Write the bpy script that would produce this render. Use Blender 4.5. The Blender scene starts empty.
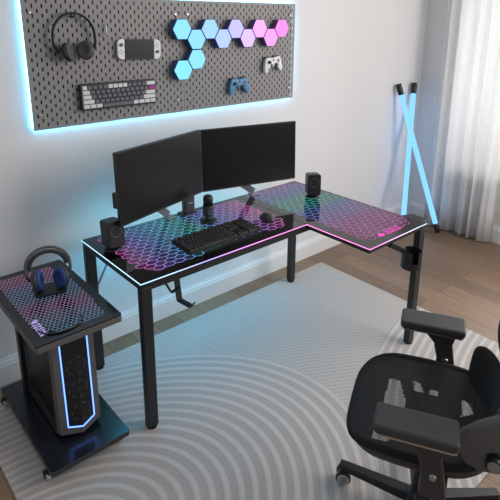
import bpy, bmesh, math, random
from mathutils import Vector, Matrix
random.seed(7)
S = bpy.context.scene
COL = S.collection
PI = math.pi
V = Vector

# ------------------------------------------------------------------ materials
def newmat(name):
    m = bpy.data.materials.new(name); m.use_nodes = True
    nt = m.node_tree; nt.nodes.clear()
    out = nt.nodes.new('ShaderNodeOutputMaterial')
    return m, nt, out

def N(nt, typ, **kw):
    n = nt.nodes.new(typ)
    for k, v in kw.items():
        if k in n.inputs: n.inputs[k].default_value = v
        else: setattr(n, k, v)
    return n

def srgb(r, g, b):
    f = lambda c: (c/255/12.92) if c/255 <= .04045 else ((c/255+.055)/1.055)**2.4
    return (f(r), f(g), f(b), 1)

def mat(name, col, rough=.5, metal=0.0, vary=.08, scale=40, bump=0.0, spec=.5, coat=0.0):
    """principled surface with a fine procedural variation"""
    m, nt, out = newmat(name)
    p = N(nt, 'ShaderNodeBsdfPrincipled'); p.inputs['Metallic'].default_value = metal
    p.inputs['Specular IOR Level'].default_value = spec
    p.inputs['Coat Weight'].default_value = coat
    tc = N(nt, 'ShaderNodeTexCoord')
    nz = N(nt, 'ShaderNodeTexNoise', Scale=scale, Detail=3.0)
    nt.links.new(tc.outputs['Object'], nz.inputs['Vector'])
    r = N(nt, 'ShaderNodeMapRange'); r.inputs['To Min'].default_value = 1-vary; r.inputs['To Max'].default_value = 1+vary
    nt.links.new(nz.outputs['Fac'], r.inputs['Value'])
    mx = N(nt, 'ShaderNodeVectorMath', operation='SCALE'); mx.inputs[0].default_value = col[:3]
    nt.links.new(r.outputs[0], mx.inputs['Scale'])
    nt.links.new(mx.outputs[0], p.inputs['Base Color'])
    r2 = N(nt, 'ShaderNodeMapRange'); r2.inputs['To Min'].default_value = max(rough-.04, .02); r2.inputs['To Max'].default_value = rough+.04
    nt.links.new(nz.outputs['Fac'], r2.inputs['Value']); nt.links.new(r2.outputs[0], p.inputs['Roughness'])
    if bump:
        b = N(nt, 'ShaderNodeBump', Strength=bump, Distance=.002)
        nt.links.new(nz.outputs['Fac'], b.inputs['Height']); nt.links.new(b.outputs[0], p.inputs['Normal'])
    nt.links.new(p.outputs[0], out.inputs[0])
    return m

def emis(name, col, strength):
    m, nt, out = newmat(name)
    e = N(nt, 'ShaderNodeEmission', Strength=strength); e.inputs['Color'].default_value = col
    nt.links.new(e.outputs[0], out.inputs[0]); return m

def emis_ramp(name, axis, lo, hi, stops, strength, wob=0.0):
    """light whose colour runs along one axis of its object (an RGB strip)"""
    m, nt, out = newmat(name)
    e = N(nt, 'ShaderNodeEmission', Strength=strength)
    tc = N(nt, 'ShaderNodeTexCoord'); sp = N(nt, 'ShaderNodeSeparateXYZ')
    nt.links.new(tc.outputs['Object'], sp.inputs[0])
    mr = N(nt, 'ShaderNodeMapRange'); mr.inputs['From Min'].default_value = lo; mr.inputs['From Max'].default_value = hi
    src = sp.outputs[axis]
    if wob:
        nz = N(nt, 'ShaderNodeTexNoise', Scale=3.0, Detail=0.0); nt.links.new(tc.outputs['Object'], nz.inputs['Vector'])
        ma = N(nt, 'ShaderNodeMath', operation='MULTIPLY_ADD'); ma.inputs[1].default_value = wob
        nt.links.new(nz.outputs['Fac'], ma.inputs[0]); nt.links.new(src, ma.inputs[2]); src = ma.outputs[0]
    nt.links.new(src, mr.inputs['Value'])
    cr = N(nt, 'ShaderNodeValToRGB')
    els = cr.color_ramp.elements
    while len(els) > 1: els.remove(els[-1])
    els[0].position = stops[0][0]; els[0].color = stops[0][1]
    for pos, c in stops[1:]:
        k = els.new(pos); k.color = c
    nt.links.new(mr.outputs[0], cr.inputs[0]); nt.links.new(cr.outputs[0], e.inputs['Color'])
    nt.links.new(e.outputs[0], out.inputs[0]); return m

M = {}
M['wall'] = mat('wall_paint', srgb(226, 225, 226), .75, vary=.015, scale=8, bump=.04)
M['trim'] = mat('trim_paint', srgb(232, 232, 233), .45, vary=.01)
M['black_metal'] = mat('black_powder_coat', srgb(30, 31, 33), .42, vary=.1, scale=200)
M['black_glass'] = mat('black_glass', srgb(9, 9, 13), .07, vary=.02, scale=3, spec=.9)
M['black_plastic'] = mat('black_plastic', srgb(24, 24, 26), .42, vary=.1, scale=150)
M['deep_black'] = mat('deep_black', srgb(10, 10, 12), .5)
M['dark_grey'] = mat('dark_grey_plastic', srgb(58, 57, 58), .5, vary=.06, scale=150)
M['mid_grey'] = mat('mid_grey_plastic', srgb(92, 90, 90), .48, vary=.05, scale=150)
M['slab_grey'] = mat('grey_slab', srgb(92, 89, 88), .5, vary=.06, scale=120)
M['light_grey'] = mat('light_grey_metal', srgb(150, 152, 156), .35, metal=.4)
M['silver'] = mat('silver', srgb(200, 200, 202), .25, metal=.9)
M['screen'] = mat('monitor_screen', srgb(21, 21, 24), .30, vary=.02, scale=4, spec=.22)
M['peg'] = mat('pegboard_metal', srgb(133, 131, 131), .5, vary=.03, scale=30)
M['white_plastic'] = mat('white_plastic', srgb(222, 222, 224), .4, vary=.02)
M['blue_plastic'] = mat('blue_plastic', srgb(62, 128, 172), .4, vary=.03)
M['navy'] = mat('navy_plastic', srgb(24, 32, 52), .35)
M['blue_cushion'] = mat('blue_cushion', srgb(34, 62, 128), .7, bump=.3)
M['grey_cushion'] = mat('grey_cushion', srgb(84, 80, 78), .6, bump=.2)
M['key_grey'] = mat('key_grey', srgb(96, 96, 104), .5)
M['key_white'] = mat('key_white', srgb(214, 216, 218), .5)
M['key_purple'] = mat('key_purple', srgb(168, 30, 160), .5)
M['key_black'] = mat('key_black', srgb(42, 41, 41), .45)
M['board_blue'] = mat('cart_board_laminate', srgb(20, 26, 34), .24, vary=.03, scale=6, spec=.95)
M['chair_fabric'] = mat('black_chair_fabric', srgb(17, 17, 19), .85, vary=.3, scale=500, bump=.4)
M['pad'] = mat('armrest_pad', srgb(58, 59, 61), .55, vary=.06, scale=300, bump=.1)
M['led_white'] = emis('led_blue_white', (.14, .30, 1, 1), 2.8)
M['tube'] = emis('neon_tube_blue', (.20, .51, 1, 1), 1.5)
M['peg_led'] = emis('pegboard_led_cyan', (.17, .64, 1, 1), 20.0)
M['desk_led'] = emis('desk_back_led_cyan', (.16, .72, 1, 1), 24.0)

def m_floor():
    m, nt, out = newmat('oak_planks')
    p = N(nt, 'ShaderNodeBsdfPrincipled', Roughness=.42)
    tc = N(nt, 'ShaderNodeTexCoord')
    mp = N(nt, 'ShaderNodeMapping'); mp.inputs['Rotation'].default_value = (0, 0, PI/2)
    nt.links.new(tc.outputs['Object'], mp.inputs[0])
    br = N(nt, 'ShaderNodeTexBrick', Scale=1.0)
    br.inputs['Color1'].default_value = srgb(124, 100, 80); br.inputs['Color2'].default_value = srgb(146, 120, 98)
    br.inputs['Mortar'].default_value = srgb(84, 66, 52); br.inputs['Mortar Size'].default_value = .0018
    br.inputs['Brick Width'].default_value = 1.25; br.inputs['Row Height'].default_value = .155
    br.offset = .37
    nt.links.new(mp.outputs[0], br.inputs['Vector'])
    m2 = N(nt, 'ShaderNodeMapping'); m2.inputs['Scale'].default_value = (22, 1.6, 1)
    nt.links.new(tc.outputs['Object'], m2.inputs[0])
    nz = N(nt, 'ShaderNodeTexNoise', Scale=2.2, Detail=6.0, Distortion=1.4); nt.links.new(m2.outputs[0], nz.inputs['Vector'])
    cr = N(nt, 'ShaderNodeMapRange'); cr.inputs['From Min'].default_value = .3; cr.inputs['From Max'].default_value = .7
    cr.inputs['To Min'].default_value = .84; cr.inputs['To Max'].default_value = 1.12
    nt.links.new(nz.outputs['Fac'], cr.inputs['Value'])
    mu = N(nt, 'ShaderNodeVectorMath', operation='SCALE')
    nt.links.new(br.outputs['Color'], mu.inputs[0]); nt.links.new(cr.outputs[0], mu.inputs['Scale'])
    nt.links.new(mu.outputs[0], p.inputs['Base Color'])
    bp = N(nt, 'ShaderNodeBump', Strength=.12, Distance=.002); nt.links.new(nz.outputs['Fac'], bp.inputs['Height']); nt.links.new(bp.outputs[0], p.inputs['Normal'])
    nt.links.new(p.outputs[0], out.inputs[0]); return m

def m_rug():
    m, nt, out = newmat('woven_rug')
    p = N(nt, 'ShaderNodeBsdfPrincipled', Roughness=.95); p.inputs['Specular IOR Level'].default_value = .1
    tc = N(nt, 'ShaderNodeTexCoord')
    def dist(cx, cy, ax=1):
        d = N(nt, 'ShaderNodeVectorMath', operation='DISTANCE'); d.inputs[1].default_value = (cx*ax, cy, 0)
        sx = N(nt, 'ShaderNodeVectorMath', operation='MULTIPLY'); sx.inputs[1].default_value = (ax, 1, 0)
        nt.links.new(tc.outputs['Object'], sx.inputs[0]); nt.links.new(sx.outputs[0], d.inputs[0]); return d.outputs['Value']
    def mth(op, a, b=None, c=None):
        n = N(nt, 'ShaderNodeMath', operation=op)
        for i, x in enumerate((a, b, c)):
            if x is None: continue
            if isinstance(x, (int, float)): n.inputs[i].default_value = x
            else: nt.links.new(x, n.inputs[i])
        return n.outputs[0]
    def rings(d, pitch, duty):
        f = mth('FRACT', mth('DIVIDE', d, pitch))
        t = mth('ABSOLUTE', mth('SUBTRACT', f, .5))           # 0 mid .. .5 edge
        r = N(nt, 'ShaderNodeMapRange', interpolation_type='SMOOTHSTEP')
        r.inputs['From Min'].default_value = duty/2-.12; r.inputs['From Max'].default_value = duty/2+.12
        r.inputs['To Min'].default_value = 1; r.inputs['To Max'].default_value = 0
        nt.links.new(t, r.inputs['Value']); return r.outputs[0]
    def mix(f, a, b):
        return mth('ADD', mth('MULTIPLY', b, f), mth('MULTIPLY', a, mth('SUBTRACT', 1, f)))
    d1 = dist(-.6, -.88, .65); d2 = dist(2.1, -3.1); d3 = dist(-.9, -4.2)
    sp = N(nt, 'ShaderNodeSeparateXYZ'); nt.links.new(tc.outputs['Object'], sp.inputs[0])
    bg = rings(d3, .026, .45)
    lines_y = mth('MULTIPLY', rings(sp.outputs[0], .034, .3), .45)
    bg = mth('MULTIPLY_ADD', mth('MAXIMUM', bg, lines_y), .6, .12)
    fan2 = rings(d2, .046, .42)
    in2 = mth('LESS_THAN', d2, 2.34)
    fan1 = rings(d1, .041, .40)
    in1 = mth('LESS_THAN', d1, .935)
    pat = mix(in1, mix(in2, bg, fan2), fan1)
    nz = N(nt, 'ShaderNodeTexNoise', Scale=260.0, Detail=2.0); nt.links.new(tc.outputs['Object'], nz.inputs['Vector'])
    pat2 = mth('ADD', mth('MULTIPLY', pat, .85), mth('MULTIPLY', mth('SUBTRACT', nz.outputs['Fac'], .5), .7))
    cr = N(nt, 'ShaderNodeMix', data_type='RGBA'); cr.clamp_factor = True
    cr.inputs[6].default_value = srgb(177, 171, 168); cr.inputs[7].default_value = srgb(204, 198, 194)
    nt.links.new(pat2, cr.inputs[0]); nt.links.new(cr.outputs[2], p.inputs['Base Color'])
    bp = N(nt, 'ShaderNodeBump', Strength=.5, Distance=.004); nt.links.new(pat2, bp.inputs['Height']); nt.links.new(bp.outputs[0], p.inputs['Normal'])
    nt.links.new(p.outputs[0], out.inputs[0]); return m

def m_curtain():
    m, nt, out = newmat('sheer_curtain')
    tc = N(nt, 'ShaderNodeTexCoord')
    mp = N(nt, 'ShaderNodeMapping'); mp.inputs['Scale'].default_value = (1, 1, .25); nt.links.new(tc.outputs['Object'], mp.inputs[0])
    nz = N(nt, 'ShaderNodeTexNoise', Scale=60.0, Detail=3.0); nt.links.new(mp.outputs[0], nz.inputs['Vector'])
    r = N(nt, 'ShaderNodeMapRange'); r.inputs['To Min'].default_value = .90; r.inputs['To Max'].default_value = .97
    nt.links.new(nz.outputs['Fac'], r.inputs['Value'])
    cc = N(nt, 'ShaderNodeCombineColor')
    for i in range(3): nt.links.new(r.outputs[0], cc.inputs[i])
    d = N(nt, 'ShaderNodeBsdfDiffuse'); t = N(nt, 'ShaderNodeBsdfTranslucent'); x = N(nt, 'ShaderNodeBsdfTransparent')
    nt.links.new(cc.outputs[0], d.inputs[0]); nt.links.new(cc.outputs[0], t.inputs[0])
    a = N(nt, 'ShaderNodeMixShader', Fac=.5); nt.links.new(d.outputs[0], a.inputs[1]); nt.links.new(t.outputs[0], a.inputs[2])
    b = N(nt, 'ShaderNodeMixShader', Fac=.08); nt.links.new(a.outputs[0], b.inputs[1]); nt.links.new(x.outputs[0], b.inputs[2])
    nt.links.new(b.outputs[0], out.inputs[0]); return m

def m_net(name, fac):
    """woven mesh net: dark threads with gaps too fine to resolve"""
    m, nt, out = newmat(name)
    p = N(nt, 'ShaderNodeBsdfPrincipled', Roughness=.6); p.inputs['Base Color'].default_value = srgb(26, 27, 30)
    tc = N(nt, 'ShaderNodeTexCoord')
    nz = N(nt, 'ShaderNodeTexNoise', Scale=240.0, Detail=1.0); nt.links.new(tc.outputs['Object'], nz.inputs['Vector'])
    r = N(nt, 'ShaderNodeMapRange'); r.inputs['From Min'].default_value = .35; r.inputs['From Max'].default_value = .65
    r.inputs['To Min'].default_value = fac*.6; r.inputs['To Max'].default_value = fac*1.4
    nt.links.new(nz.outputs['Fac'], r.inputs['Value'])
    x = N(nt, 'ShaderNodeBsdfTransparent')
    b = N(nt, 'ShaderNodeMixShader'); nt.links.new(r.outputs[0], b.inputs[0])
    nt.links.new(p.outputs[0], b.inputs[1]); nt.links.new(x.outputs[0], b.inputs[2])
    nt.links.new(b.outputs[0], out.inputs[0]); return m

def m_glass():
    m, nt, out = newmat('clear_glass')
    g = N(nt, 'ShaderNodeBsdfGlossy', Roughness=.02); x = N(nt, 'ShaderNodeBsdfTransparent')
    nz = N(nt, 'ShaderNodeFresnel', IOR=1.45)
    b = N(nt, 'ShaderNodeMixShader'); nt.links.new(nz.outputs[0], b.inputs[0])
    nt.links.new(x.outputs[0], b.inputs[1]); nt.links.new(g.outputs[0], b.inputs[2])
    nt.links.new(b.outputs[0], out.inputs[0]); return m
M['floor'] = m_floor(); M['rug'] = m_rug(); M['curtain'] = m_curtain(); M['net'] = m_net('chair_net', .30)
M['glass'] = m_glass()

# ------------------------------------------------------------------ mesh helpers
def BM(): return bmesh.new()

def obj(name, bm, m, parent=None, loc=None, rot=None, smooth=False, bevel=0, seg=2, sub=0):
    me = bpy.data.meshes.new(name)
    bmesh.ops.recalc_face_normals(bm, faces=bm.faces)
    bm.to_mesh(me); bm.free()
    if m is not None: me.materials.append(M[m] if isinstance(m, str) else m)
    if smooth:
        for p in me.polygons: p.use_smooth = True
    o = bpy.data.objects.new(name, me); COL.objects.link(o)
    if parent is not None: o.parent = parent
    if loc is not None: o.location = loc
    if rot is not None: o.rotation_euler = rot
    if bevel:
        b = o.modifiers.new('bevel', 'BEVEL'); b.width = bevel; b.segments = seg; b.limit_method = 'ANGLE'; b.angle_limit = math.radians(40)
    if sub:
        s = o.modifiers.new('sub', 'SUBSURF'); s.levels = sub; s.render_levels = sub
    return o

def thing(name, label, cat, loc=(0, 0, 0), rot=(0, 0, 0), group=None):
    o = bpy.data.objects.new(name, None); COL.objects.link(o)
    o.empty_display_size = .05
    o.location = loc; o.rotation_euler = rot if not isinstance(rot, (int, float)) else (0, 0, rot)
    tag(o, label, cat, group); return o

def tag(o, label, cat, group=None):
    o['label'] = label; o['category'] = cat
    if group: o['group'] = group
    return o

def struct(o): o['kind'] = 'structure'; return o

def box(bm, lo, hi, mtx=None):
    vs = [bm.verts.new((x, y, z)) for z in (lo[2], hi[2]) for y in (lo[1], hi[1]) for x in (lo[0], hi[0])]
    for f in ((0, 1, 3, 2), (4, 6, 7, 5), (0, 4, 5, 1), (2, 3, 7, 6), (0, 2, 6, 4), (1, 5, 7, 3)):
        bm.faces.new([vs[i] for i in f])
    if mtx: bmesh.ops.transform(bm, matrix=mtx, verts=vs)
    return vs

def prism(bm, pts, a, b, axis='z', mtx=None):
    """outline pts (2D) extruded from a to b along an axis"""
    def P(u, v, w):
        return {'z': (u, v, w), 'y': (u, w, v), 'x': (w, u, v)}[axis]
    lo = [bm.verts.new(P(u, v, a)) for u, v in pts]; hi = [bm.verts.new(P(u, v, b)) for u, v in pts]
    n = len(pts)
    bm.faces.new(lo); bm.faces.new(hi)
    for i in range(n): bm.faces.new((lo[i], lo[(i+1) % n], hi[(i+1) % n], hi[i]))
    if mtx: bmesh.ops.transform(bm, matrix=mtx, verts=lo+hi)

def tube(bm, pts, r, seg=10, closed=False, flat=1.0, up=None, caps=True):
    """round (or flattened) tube along points; r number or list; flat scales the second axis"""
    pts = [V(p) for p in pts]; n = len(pts); rings = []
    prev = None
    for i, p in enumerate(pts):
        if closed: t = (pts[(i+1) % n]-pts[i-1])
        else: t = pts[min(i+1, n-1)]-pts[max(i-1, 0)]
        t.normalize()
        if up is not None: u = V(up)
        elif prev is not None: u = prev
        else: u = V((0, 0, 1)) if abs(t.z) < .9 else V((0, 1, 0))
        u = (u - t*u.dot(t)); u.normalize(); w = t.cross(u); prev = u
        rr = r[i] if isinstance(r, (list, tuple)) else r
        rings.append([bm.verts.new(p+(u*math.cos(k*2*PI/seg)*rr*flat+w*math.sin(k*2*PI/seg)*rr)) for k in range(seg)])
    m = n if closed else n-1
    for i in range(m):
        A, B = rings[i], rings[(i+1) % n]
        for k in range(seg): bm.faces.new((A[k], A[(k+1) % seg], B[(k+1) % seg], B[k]))
    if not closed and caps:
        bm.faces.new(rings[0][::-1]); bm.faces.new(rings[-1])

def bar(bm, p, q, w, h, up=(0, 0, 1)):
    """rectangular bar from p to q"""
    p, q = V(p), V(q); t = (q-p).normalized(); u = V(up); u = (u-t*u.dot(t)).normalized(); s = t.cross(u)
    c = [(s*a*w/2+u*b*h/2) for a, b in ((-1, -1), (1, -1), (1, 1), (-1, 1))]
    A = [bm.verts.new(p+k) for k in c]; B = [bm.verts.new(q+k) for k in c]
    bm.faces.new(A); bm.faces.new(B)
    for i in range(4): bm.faces.new((A[i], A[(i+1) % 4], B[(i+1) % 4], B[i]))

def lathe(bm, prof, seg=24, mtx=None):
    """profile of (r, z) turned about z"""
    rings = []; allv = []
    for r, z in prof:
        if r < 1e-6: ring = [bm.verts.new((0, 0, z))]
        else: ring = [bm.verts.new((r*math.cos(2*PI*k/seg), r*math.sin(2*PI*k/seg), z)) for k in range(seg)]
        rings.append(ring); allv += ring
    for A, B in zip(rings, rings[1:]):
        for k in range(seg):
            a0, a1 = A[k % len(A)], A[(k+1) % len(A)]; b0, b1 = B[k % len(B)], B[(k+1) % len(B)]
            f = []
            for v in (a0, a1, b1, b0):
                if v not in f: f.append(v)
            if len(f) > 2: bm.faces.new(f)
    for R in (rings[0], rings[-1]):
        if len(R) > 1: bm.faces.new(R)
    if mtx: bmesh.ops.transform(bm, matrix=mtx, verts=allv)

def mx(loc=(0, 0, 0), rot=(0, 0, 0), sc=(1, 1, 1)):
    from mathutils import Euler
    return Matrix.Translation(loc) @ Euler(rot).to_matrix().to_4x4() @ Matrix.Diagonal((*sc, 1))

def rrect(x0, y0, x1, y1, r, n=4):
    pts = []
    for cx, cy, a in ((x1-r, y1-r, 0), (x0+r, y1-r, PI/2), (x0+r, y0+r, PI), (x1-r, y0+r, 3*PI/2)):
        for k in range(n+1):
            t = a+PI/2*k/n; pts.append((cx+r*math.cos(t), cy+r*math.sin(t)))
    return pts

def inside(p, poly):
    x, y = p; c = False; n = len(poly)
    for i in range(n):
        (x1, y1), (x2, y2) = poly[i], poly[i-1]
        if (y1 > y) != (y2 > y) and x < (x2-x1)*(y-y1)/(y2-y1)+x1: c = not c
    return c

def honey(bm, poly, R, w, z, ax=1.0):
    """honeycomb of thin flat lines filling a polygon (whole cells only)"""
    xs = [p[0] for p in poly]; ys = [p[1] for p in poly]
    dx = math.sqrt(3)*R*ax; dy = 1.5*R; edges = set(); key = lambda p: (round(p[0], 4), round(p[1], 4))
    j = 0; y = min(ys)
    while y < max(ys)+dy:
        x = min(xs)+(dx/2 if j % 2 else 0)
        while x < max(xs)+dx:
            if inside((x, y), poly):
                c = [(x+R*ax*math.sin(k*PI/3), y+R*math.cos(k*PI/3)) for k in range(6)]
                for k in range(6):
                    a, b = key(c[k]), key(c[(k+1) % 6]); edges.add((min(a, b), max(a, b)))
            x += dx
        y += dy; j += 1
    for a, b in edges:
        d = V((b[0]-a[0], b[1]-a[1])); L = d.length
        if L < 1e-5: continue
        n = V((-d.y, d.x))/L*w/2
        q = [bm.verts.new((px+s*n.x, py+s*n.y, z)) for (px, py), s in ((a, 1), (a, -1), (b, -1), (b, 1))]
        bm.faces.new(q)

def copy_tree(o, parent=None):
    c = o.copy(); COL.objects.link(c)
    if parent is not None: c.parent = parent
    for ch in list(o.children): copy_tree(ch, c)
    return c

# ------------------------------------------------------------------ setting
YW = .186            # back wall face
XR = 3.311           # right wall face
b = BM(); box(b, (-3.2, -4.6, -.06), (XR+.02, YW+.02, 0)); struct(obj('floor', b, 'floor'))
b = BM(); box(b, (-3.2, YW, 0), (XR+.12, YW+.12, 2.75)); struct(obj('wall_back', b, 'wall'))
WY0, WY1, WZ0, WZ1 = -1.75, -.13, .55, 2.45
b = BM()
box(b, (XR, WY1, 0), (XR+.12, YW, 2.75)); box(b, (XR, WY0, 0), (XR+.12, WY1, WZ0))
box(b, (XR, WY0, WZ1), (XR+.12, WY1, 2.75)); box(b, (XR, WY0-.12, 0), (XR+.12, WY0, 2.75))
struct(obj('wall_right', b, 'wall'))
prof = [(0, 0), (.016, 0), (.016, .108), (.0125, .112), (.0125, .120), (.010, .128), (.006, .135), (.005, .145), (0, .145)]
b = BM(); prism(b, [(YW-d, z) for d, z in prof], -3.2, XR, 'x'); struct(obj('baseboard_back', b, 'trim'))
b = BM(); prism(b, [(XR-d, z) for d, z in prof], WY0-.12, YW-.016, 'y'); struct(obj('baseboard_right', b, 'trim'))
b = BM()
for lo, hi in (((XR+.03, WY0, WZ0), (XR+.09, WY0+.05, WZ1)), ((XR+.03, WY1-.05, WZ0), (XR+.09, WY1, WZ1)),
               ((XR+.03, WY0+.05, WZ0), (XR+.09, WY1-.05, WZ0+.05)), ((XR+.03, WY0+.05, WZ1-.05), (XR+.09, WY1-.05, WZ1)),
               ((XR+.04, -1.06, WZ0+.05), (XR+.08, -1.01, WZ1-.05))): box(b, lo, hi)
wf = struct(obj('window_1', b, 'trim'))
b = BM(); box(b, (XR+.057, WY0+.05, WZ0+.05), (XR+.063, WY1-.05, WZ1-.05)); obj('window_pane', b, 'glass', wf)

# rug
b = BM(); prism(b, rrect(-.567, -1.69, 1.882, .038, .008), 0, .009)
tag(obj('area_rug', b, 'rug', bevel=.003), 'large grey rug woven with concentric arcs, lying on the oak floor', 'rug')

# curtain
b = BM(); n = 160; zz = [.018, .3, .8, 1.4, 2.0, 2.62]
rows = []
for z in zz:
    row = []
    amp = .028*(1.15-.25*z/2.6)
    for i in range(n+1):
        u = i/n; y = -.045-u*.605
        ph = 2*PI*(u*5.2+.25*math.sin(u*9))
        x = 3.205+amp*math.sin(ph)+.011*math.sin(2.3*ph+1+z*.5)
        row.append(b.verts.new((x, y+.008*math.cos(ph*.5+z), z)))
    rows.append(row)
for A, B in zip(rows, rows[1:]):
    for i in range(n): b.faces.new((A[i], A[i+1], B[i+1], B[i]))
o = obj('curtain', b, 'curtain', smooth=True)
tag(o, 'white sheer floor-length curtain hanging in folds in front of the window', 'curtain')
sm = o.modifiers.new('solid', 'SOLIDIFY'); sm.thickness = .0012
b = BM(); tube(b, [(3.205, .1, 2.64), (3.205, -1.95, 2.64)], .014, 12)
rod = tag(obj('curtain_rod', b, 'light_grey', smooth=False), 'thin grey rod carrying the white sheer curtain', 'curtain rod')
b = BM()
for y in (.05, -1.85):
    b = BM(); bar(b, (3.205, y, 2.64), (XR, y, 2.64), .02, .02); obj('bracket', b, 'light_grey', rod)


# ------------------------------------------------------------------ pegboards
PF = YW-.035         # front face of the panels
def pegboard(x0, x1, label):
    z0, z1 = 1.2915, 1.905
    t = thing('pegboard', label, 'pegboard', (0, 0, 0), 0, 'grey pegboards on the back wall')
    px, pz, hw, hh = .0225, .04365, .0036, .0090
    nc = int((x1-x0-.012)/px); off = (x1-x0-(nc-1)*px)/2
    xsr = [x0]
    for i in range(nc): c = x0+off+i*px; xsr += [c-hw, c+hw]
    xsr.append(x1)
    nr = int((z1-z0-.02)/(pz/2)); offz = (z1-z0-(nr-1)*pz/2)/2
    zs = [z0]
    for j in range(nr): c = z0+offz+j*pz/2; zs += [c-hh, c+hh]
    zs.append(z1)
    b = BM(); g = [[b.verts.new((x, PF+.003, z)) for x in xsr] for z in zs]
    for j in range(len(zs)-1):
        for i in range(len(xsr)-1):
            if i % 2 == 1 and j % 2 == 1 and ((i//2+j//2) % 2 == 0): continue
            b.faces.new((g[j][i], g[j][i+1], g[j+1][i+1], g[j+1][i]))
    p = obj('panel', b, 'peg', t)
    s = p.modifiers.new('solid', 'SOLIDIFY'); s.thickness = .003; s.offset = 0
    b = BM()                                            # folded rim of the panel
    for lo, hi in (((x0, PF+.0045, z0), (x1, PF+.018, z0+.002)), ((x0, PF+.0045, z1-.002), (x1, PF+.018, z1)),
                   ((x0, PF+.0045, z0+.002), (x0+.002, PF+.018, z1-.002)), ((x1-.002, PF+.0045, z0+.002), (x1, PF+.018, z1-.002))): box(b, lo, hi)
    obj('rim', b, 'peg', t)
    b = BM(); box(b, (x0+.012, PF+.012, z0+.012), (x1-.012, YW-.0012, z1-.012)); obj('mount_shade_back', b, 'deep_black', t)  # mounting block, added in black to stand in for shade behind the slots
    for x in (x0+.032, x1-.045):
        for z in (z0+.072, z1-.075):
            b = BM(); lathe(b, [(0, 0), (.007, 0), (.0075, .003), (.005, .0055), (0, .006)], 12, mx((x, PF+.001, z), (PI/2, 0, 0)))
            obj('screw', b, 'silver', t, smooth=False)
    return t
pegboard(-.115, .738, 'grey slotted pegboard holding headphones, white console and compact keyboard')
pegboard(.7395, 1.630, 'grey slotted pegboard holding two controllers and most hexagon lights')
b = BM(); w = .008
X0, X1, Z0, Z1 = -.1085, 1.6235, 1.298, 1.8985
for p, q in (((X0, Z0), (X1, Z0)), ((X1, Z0), (X1, Z1)), ((X1, Z1), (X0, Z1)), ((X0, Z1), (X0, Z0))):
    bar(b, (p[0], PF+.0265, p[1]), (q[0], PF+.0265, q[1]), .006, .011, up=(0, 1, 0))
tag(obj('led_strip', b, 'peg_led'), 'glowing cyan light strip around the back edges of the pegboards', 'light strip')

# hexagon lights
def hexlight(x, z, c, e, label):
    t = thing('hexagon_light', label, 'wall light', (x, PF-.0015, z), 0, 'hexagon lights on the pegboard')
    R = .0618
    hx = lambda r: [(r*math.cos(k*PI/3), r*math.sin(k*PI/3)) for k in range(6)]
    b = BM(); prism(b, hx(R), -.002, -.043, 'y')
    obj('housing', b, mat('hexagon_housing', (c[0]*.10+.005, c[1]*.12+.005, c[2]*.2+.02, 1), .4), t, bevel=.002)
    b = BM(); prism(b, hx(R*.955), -.0433, -.046, 'y')
    obj('diffuser', b, emis('hexagon_glow', (*c, 1), e), t, bevel=.0015)
hexcols = [(.26, .68, 1), (.27, .66, 1), (.34, .60, 1), (.42, .56, 1), (.52, .50, 1), (.68, .50, 1), (.86, .42, .98), (1, .36, .90), (1, .28, .76)]
names = ['ice blue hexagon light at the far left end of the upper zigzag',
         'ice blue hexagon light at the junction where the zigzag turns down',
         'pale blue hexagon light, second along the raised row',
         'pale periwinkle hexagon light, second along the lower row of the zigzag',
         'lavender hexagon light, middle one of the raised row',
         'pale violet hexagon light, third along the lower row of the zigzag',
         'pinkish violet hexagon light, second from the right in the raised row',
         'pink hexagon light at the right end of the lower row',
         'deep pink hexagon light at the far right top end']
for k in range(9):
    hexlight(.7055+.0950*k, 1.752 if k % 2 == 0 else 1.6975, hexcols[k], 1.25, names[k])
hexlight(.8005, 1.588, (.26, .69, 1), 1.25, 'ice blue hexagon light second from the bottom of the short downward arm')
hexlight(.7055, 1.5335, (.24, .72, 1), 1.25, 'ice blue hexagon light lowest on the pegboard, ending the downward arm')

# headphones on the pegboard
def headphones(t, rx, rz, cups, band_m, cup_m, cush_m, twist, tiltin=0.0, bw=.009, cr=.036, double=False):
    """cups: (x, z) of the two ear cups; band is an arch above them; y is depth"""
    pts = []
    (xl, zl), (xr, zr) = cups
    for k in range(25):
        a = PI*1.0*k/24
        pts.append((-(rx)*math.cos(a), 0, rz*math.sin(a)))
    pts = [(xl-.022, 0, zl), (-rx-.001, 0, zl*.45)] + pts + [(rx+.001, 0, zr*.45), (xr+.022, 0, zr)]
    b = BM(); tube(b, pts, bw, 10, flat=.5, up=None); 
    # orient the flat of the band: widen in y
    obj('headband', b, band_m, t, smooth=True)
    if double:
        b = BM(); p2 = [(x*.84, y+.004, z*.80-.004) for x, y, z in pts[2:-2]]
        tube(b, p2, bw*1.5, 10, flat=.35); obj('inner_band', b, cup_m, t, smooth=True)
    for s, (x, z), nm in ((-1, cups[0], 'left'), (1, cups[1], 'right')):
        R = (0, s*PI/2, s*twist)
        b = BM(); lathe(b, [(0, .0), (cr*.55, .001), (cr*.9, .008), (cr, .018), (cr*.97, .026), (0, .027)], 24, mx((x-s*.012*0, 0, z), (0, s*PI/2, 0), (1.12, 1, -1)))
        c = obj('ear_cup', b, cup_m, t, smooth=True)
        b = BM(); lathe(b, [(cr*.42, .022), (cr*.6, .012), (cr*.82, .016), (cr*.98, .028), (cr*.98, .036), (cr*.6, .040), (cr*.42, .030)], 24, mx((x, 0, z), (0, s*PI/2, 0), (1.1, .98, -1)))
        cu = obj('ear_cushion', b, cush_m, c, smooth=True)
        yield c, s
t = thing('headphones', 'black headphones with grey ear cushions hung at the left of the pegboard', 'headphones', (.104, PF-.028, 1.726), (0, 0, 0))
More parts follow.
